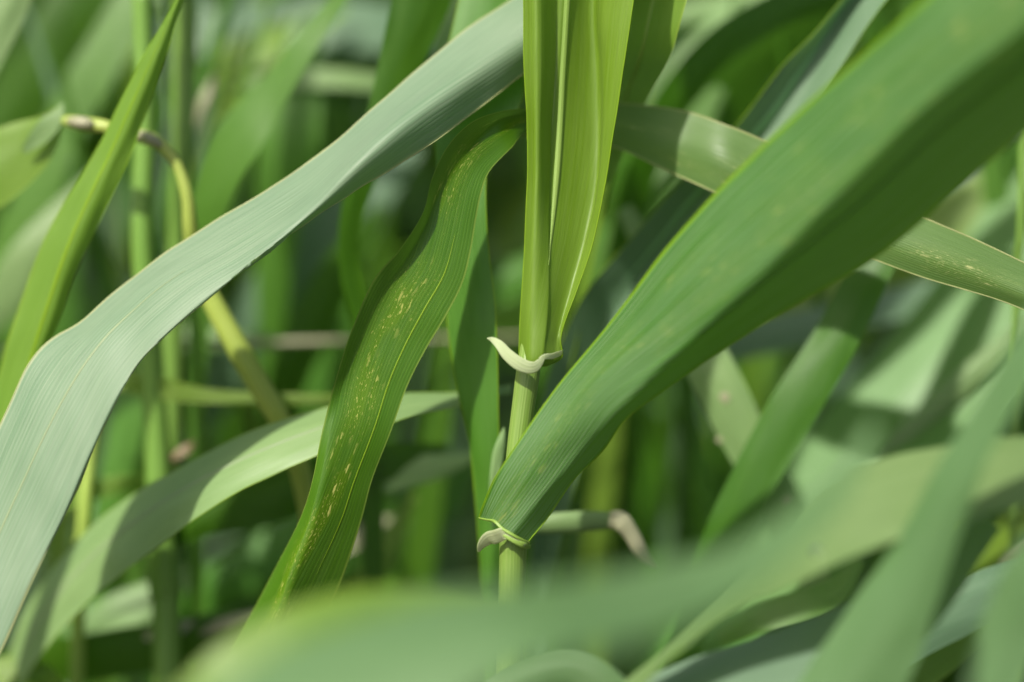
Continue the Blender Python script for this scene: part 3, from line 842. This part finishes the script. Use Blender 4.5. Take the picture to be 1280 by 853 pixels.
S("sunlit yellow-green leaf showing in the gap under the broad blade", [(820, 470, 6.8, 14), (905, 420, 6.6, 40), (985, 382, 6.4, 70), (1065, 345, 6.4, 78), (1150, 322, 6.4, 66), (1260, 280, 6.6, 40), (1400, 210, 7.0, 8)], 'bright')
S("wide soft green leaf leaning right below the spotted leaf", [(1420, 60, 5.6, 60), (1320, 240, 5.3, 120), (1235, 390, 4.7, 150), (1145, 510, 4.4, 160), (1045, 620, 4.3, 150), (950, 720, 4.3, 130), (850, 830, 4.6, 100), (700, 1050, 5.6, 30)], 'mid', sunny=0.6)
S("lighter streak of the wide soft green leaf at the right, added as a narrow pale strip", [(1330, 370, 4.0, 10), (1275, 418, 4.0, 26), (1215, 468, 4.0, 30), (1150, 525, 4.1, 26), (1100, 575, 4.2, 16), (1060, 620, 4.3, 4)], 'pale')  # lighter streak of the wide leaf, added as a separate pale strip
S("soft green leaf in the gap above the spotted leaf at right", [(1400, 190, 6.4, 20), (1300, 220, 6.1, 50), (1225, 250, 6, 66), (1165, 300, 6, 66), (1110, 370, 6.2, 40), (1070, 450, 6.6, 10)], 'bright')
S("blue tinted leaf standing behind the soft green one at the right edge", [(1310, 80, 7.4, 40), (1250, 190, 7.2, 60), (1200, 260, 7.2, 60), (1140, 350, 7.4, 40), (1100, 450, 7.8, 12)], 'blue')
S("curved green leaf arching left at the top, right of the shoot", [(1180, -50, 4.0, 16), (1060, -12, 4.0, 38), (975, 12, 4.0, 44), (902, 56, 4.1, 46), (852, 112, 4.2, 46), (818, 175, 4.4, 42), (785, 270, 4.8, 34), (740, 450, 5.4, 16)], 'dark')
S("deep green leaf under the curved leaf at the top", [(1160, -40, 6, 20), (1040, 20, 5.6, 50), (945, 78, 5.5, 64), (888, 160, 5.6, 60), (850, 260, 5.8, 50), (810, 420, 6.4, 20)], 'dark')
S("whitish level leaf at the top edge between shoot and broad blade", [(780, 40, 8, 10), (845, 18, 7.8, 26), (915, 5, 7.8, 32), (990, -8, 7.8, 28), (1080, -20, 8, 8)], 'pale')
S("short dry tip level behind the deep green leaf at the top", [(860, 106, 8, 4), (905, 100, 7.8, 14), (950, 96, 7.8, 16), (1010, 90, 8, 5)], 'dry')
S("light green leaf showing just below the curved leaf's bend", [(800, 210, 6.4, 14), (825, 140, 6.2, 34), (856, 88, 6.2, 38), (900, 30, 6.4, 24), (950, -40, 6.8, 6)], 'pale')
S("soft green upright leaf in the gap below the spotted leaf's base", [(900, 110, 5.4, 20), (845, 200, 5.0, 52), (800, 275, 5.0, 62), (762, 345, 5.1, 56), (725, 440, 5.4, 40), (690, 600, 6, 14)], 'mid')
S("soft green leaf crossing behind the stem above the claw", [(520, 410, 7, 10), (580, 376, 6.6, 40), (640, 350, 6.5, 48), (710, 318, 6.6, 36), (780, 280, 7, 10)], 'mid')

S("withered pale piece between the twisted leaf and the blurred bottom leaf", [(400, 700, 5, 6), (430, 682, 4.8, 20), (460, 664, 4.8, 24), (490, 648, 5, 6)], 'dry')
S("bright green leaf end in the bottom left corner", [(-60, 880, 3.2, 20), (-10, 846, 3.1, 34), (36, 838, 3.1, 34), (70, 862, 3.2, 26), (100, 930, 3.4, 6)], 'bright')
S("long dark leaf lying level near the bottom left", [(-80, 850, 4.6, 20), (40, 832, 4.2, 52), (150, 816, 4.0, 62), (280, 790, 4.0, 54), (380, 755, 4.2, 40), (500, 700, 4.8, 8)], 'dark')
S("soft pale leaf above the long dark leaf at the bottom left", [(70, 815, 5.6, 8), (120, 780, 5.3, 38), (170, 758, 5.2, 46), (215, 735, 5.3, 34), (260, 700, 5.6, 8)], 'pale')
S("pale dry scrap on the long dark leaf near the stalk foot", [(180, 798, 3.7, 6), (200, 790, 3.6, 20), (222, 784, 3.6, 20), (242, 776, 3.7, 5)], 'dry')
S("second pale dry scrap further right along the long dark leaf", [(250, 792, 3.7, 5), (275, 782, 3.6, 15), (300, 774, 3.6, 15), (322, 764, 3.7, 4)], 'dry')
S("soft green leaf in the dark hollow left of the twisted leaf", [(200, 800, 6.6, 10), (248, 752, 6.2, 48), (302, 714, 6, 60), (368, 672, 6, 50), (430, 636, 6.2, 26), (490, 600, 6.6, 6)], 'mid')
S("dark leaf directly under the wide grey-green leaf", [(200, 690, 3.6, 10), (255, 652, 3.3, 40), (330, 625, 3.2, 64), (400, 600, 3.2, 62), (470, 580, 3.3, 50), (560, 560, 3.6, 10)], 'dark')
S("short green leaf between the thin yellow-green stalk and grey-green leaf", [(20, 670, 3.9, 6), (62, 638, 3.7, 18), (110, 615, 3.6, 24), (170, 602, 3.7, 18), (230, 596, 4, 5)], 'bright')
S("soft grey-green upright leaf left of the thick stalk's lower part", [(190, 400, 5.4, 16), (168, 480, 5.2, 42), (152, 560, 5.2, 44), (135, 640, 5.3, 36), (115, 760, 5.6, 14)], 'mid')
S("reddish brown withered tip on the upper edge of the grey-green leaf", [(190, 590, 3.4, 3), (214, 573, 3.2, 8), (232, 562, 3.2, 10), (244, 553, 3.3, 2)], 'rust')
S("deep green slanting leaf in the upper left behind the folded leaf", [(230, -100, 6.6, 20), (180, -20, 6.3, 46), (132, 64, 6.2, 54), (84, 150, 6.2, 54), (34, 260, 6.3, 50), (-30, 390, 6.6, 30), (-120, 600, 7, 10)], 'mid')
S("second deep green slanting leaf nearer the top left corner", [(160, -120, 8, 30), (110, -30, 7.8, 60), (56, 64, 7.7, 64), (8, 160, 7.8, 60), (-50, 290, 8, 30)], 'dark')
S("grey-blue leaf lying level along the top left", [(180, 50, 9.4, 20), (250, 42, 9, 54), (340, 36, 9, 66), (430, 30, 9, 66), (520, 44, 9.2, 50), (620, 80, 9.8, 14)], 'blue')
S("yellow-green leaf patch under the grey-blue leaf at the top", [(240, 110, 8.4, 10), (282, 78, 8.1, 40), (330, 60, 8, 44), (380, 38, 8.2, 30), (430, 10, 8.6, 8)], 'bright')
S("whitish level leaf left of the crossing upright leaf near the top", [(290, 110, 6.4, 6), (335, 103, 6.2, 20), (400, 98, 6.1, 24), (470, 103, 6.2, 22), (540, 112, 6.6, 8)], 'pale')
S("soft upright green leaf in the gap above the large pale leaf", [(384, 20, 6.6, 30), (372, 100, 6.3, 60), (362, 170, 6.2, 74), (350, 240, 6.3, 64), (342, 340, 6.6, 44), (335, 560, 7.4, 14)], 'mid')
S("blue-green leaf slanting behind the large pale leaf toward its lower side", [(520, 180, 7.6, 20), (455, 250, 7.3, 60), (392, 312, 7.2, 74), (330, 382, 7.3, 70), (280, 470, 7.6, 50), (220, 620, 8.2, 14)], 'blue')
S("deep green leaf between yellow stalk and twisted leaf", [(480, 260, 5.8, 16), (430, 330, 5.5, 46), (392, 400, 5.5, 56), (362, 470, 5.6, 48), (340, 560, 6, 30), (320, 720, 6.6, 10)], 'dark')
S("small pinkish withered tip right of the green stalks at upper left", [(240, 170, 5.2, 4), (250, 136, 5.0, 10), (259, 116, 5.0, 10), (268, 96, 5.2, 2)], 'dry')
S("pale brownish leaf behind the bright pointed leaf at the left edge", [(120, 210, 5.6, 10), (84, 268, 5.3, 46), (42, 322, 5.2, 60), (2, 376, 5.3, 54), (-50, 440, 5.6, 20)], 'pale')
S("mid green leaf in the shade left of the bright pointed leaf's foot", [(90, 230, 7, 10), (60, 330, 6.8, 50), (30, 430, 6.8, 60), (0, 540, 7, 50), (-40, 700, 7.4, 16)], 'mid')
S("dim green leaf leaning in the dark gap under the lens shaped leaf", [(600, 560, 7, 10), (560, 620, 6.6, 46), (515, 660, 6.5, 50), (480, 720, 6.6, 50), (450, 820, 7, 24)], 'mid')
S("bright green leaf foot between twisted leaf and blurred bottom leaf", [(520, 620, 4.6, 6), (490, 670, 4.4, 26), (468, 715, 4.3, 34), (446, 770, 4.4, 36), (420, 860, 4.8, 20)], 'bright')

# ------------------------------------------------------------------ the grass further back: one uncountable mass
def undergrowth():
    rnd = random.Random(21)
    V, F, UV, MI = [], [], [], []
    def blade(root, az, height, length, w, droop, mi):
        n = 9
        p = Vector(root); hd = Vector((math.cos(az), math.sin(az), 0))
        el = math.radians(rnd.uniform(68, 88))
        base = len(V); L = 0.0
        side0 = Vector((-hd.y, hd.x, 0))
        tw = rnd.uniform(-1.1, 1.1)
        step = length / n
        for k in range(n + 1):
            t = k / n
            d = hd * math.cos(el) + Vector((0, 0, 1)) * math.sin(el)
            up = hd * -math.sin(el) + Vector((0, 0, 1)) * math.cos(el)
            a = tw * t
            s = side0 * math.cos(a) + up * math.sin(a)
            ww = w * min(1, 0.55 + 1.5 * t) * (1 - max(0, t - 0.35) / 0.65) ** 0.8 * 0.5 + 0.0002
            V.append(p - s * ww); V.append(p + up * ww * 0.25); V.append(p + s * ww)
            UV.extend([(0, L), (0.5, L), (1, L)])
            p = p + d * step; L += step
            el -= droop / n * (0.4 + 1.2 * t)
        for k in range(n):
            for q in (0, 1):
                a = base + k * 3 + q
                F.append((a, a + 1, a + 4, a + 3)); MI.append(mi)
    for i in range(760):
        y = 0.25 + (rnd.random() ** 1.3) * 1.45
        x = rnd.uniform(-0.22 - 0.36 * y, 0.22 + 0.36 * y)
        mi = rnd.choice([0, 1, 1, 1, 1, 2, 3])
        hgt = rnd.uniform(0.2, 0.44)
        # stem
        lean = Vector((rnd.uniform(-.08, .08), rnd.uniform(-.08, .08), 1)).normalized()
        base = len(V)
        for k in range(6):
            c = Vector((x, y, 0)) + lean * (hgt * k / 5)
            for q in range(5):
                a = 2 * math.pi * q / 5
                V.append(c + Vector((math.cos(a), math.sin(a), 0)) * 0.0019); UV.append((q / 5, hgt * k / 5))
        for k in range(5):
            for q in range(5):
                a, b = base + k * 5 + q, base + k * 5 + (q + 1) % 5
                F.append((a, b, b + 5, a + 5)); MI.append(mi)
        for k in range(rnd.randint(3, 5)):
            h = hgt * rnd.uniform(0.25, 1.0)
            blade(Vector((x, y, 0)) + lean * h, rnd.uniform(0, 2 * math.pi), h, rnd.uniform(0.14, 0.30), rnd.uniform(0.008, 0.017), rnd.uniform(0.6, 2.6), mi)
    o = link('undergrowth', mesh_of('undergrowth', V, F, UV, MI), [M['mid'], M['dark'], M['blue'], M['bright'], M['pale']])
    tag(o, "mass of blurred green grass filling the field behind the leaves", "grass", None, "stuff")
undergrowth()

# long plain blades standing in the middle distance, alike and blurred
def middle_blades():
    rnd = random.Random(5)
    used = set()
    while len(used) < 84:
        d = rnd.uniform(5.0, 13)
        x = rnd.uniform(-160, 1440)
        lean = rnd.choice([-1, 1, 1]) * rnd.uniform(40, 420)
        w = rnd.uniform(14, 46)
        top = rnd.uniform(-420, 120) if rnd.random() < .8 else rnd.uniform(120, 420)
        bend = rnd.uniform(-60, 140) * (1 if lean > 0 else -1)
        c = []
        for t, ww in ((0, .25), (.3, .8), (.5, 1), (.65, 1), (.8, .8), (.92, .4), (1, .06)):
            y = 2600 + (top - 2600) * t
            c.append((x - lean * .4 + lean * (t ** 2.2) + bend * t ** 4, y, d + 2.5 * (1 - t), w * ww))
        mat = rnd.choice(['mid', 'mid', 'bright', 'blue', 'dark', 'dark', 'dark'])
        xm = x - lean * .4 + lean * .62
        zone = next(z for lim, z in ((60, "the left edge"), (200, "the bright pointed leaf"), (340, "the yellow stalk"), (470, "the large pale leaf"), (600, "the twisted leaf"),
            (740, "the central stem"), (900, "the broad blade's foot"), (1050, "the plain leaning leaf"), (1180, "the water drop's leaf"), (9999, "the right edge")) if xm < lim)
        word = {'mid': 'mid green', 'bright': 'yellow-green', 'blue': 'blue-green', 'pale': 'pale green', 'dark': 'dark green'}[mat]
        how = "leaning left" if lean < 0 else ("upright" if lean < 160 else ("leaning right" if lean < 300 else "strongly slanting"))
        size = "thin" if w < 22 else ("middling" if w < 34 else "wide")
        lab = f"{size} blurred {word} {how} blade {'far' if d > 9.5 else 'close'} behind {zone}"
        if lab in used: continue
        used.add(lab)
        S(lab, c, mat,
          group="long blurred blades in the middle distance", sunny=rnd.uniform(-.2, .8), nl=4, nc=3)
middle_blades()
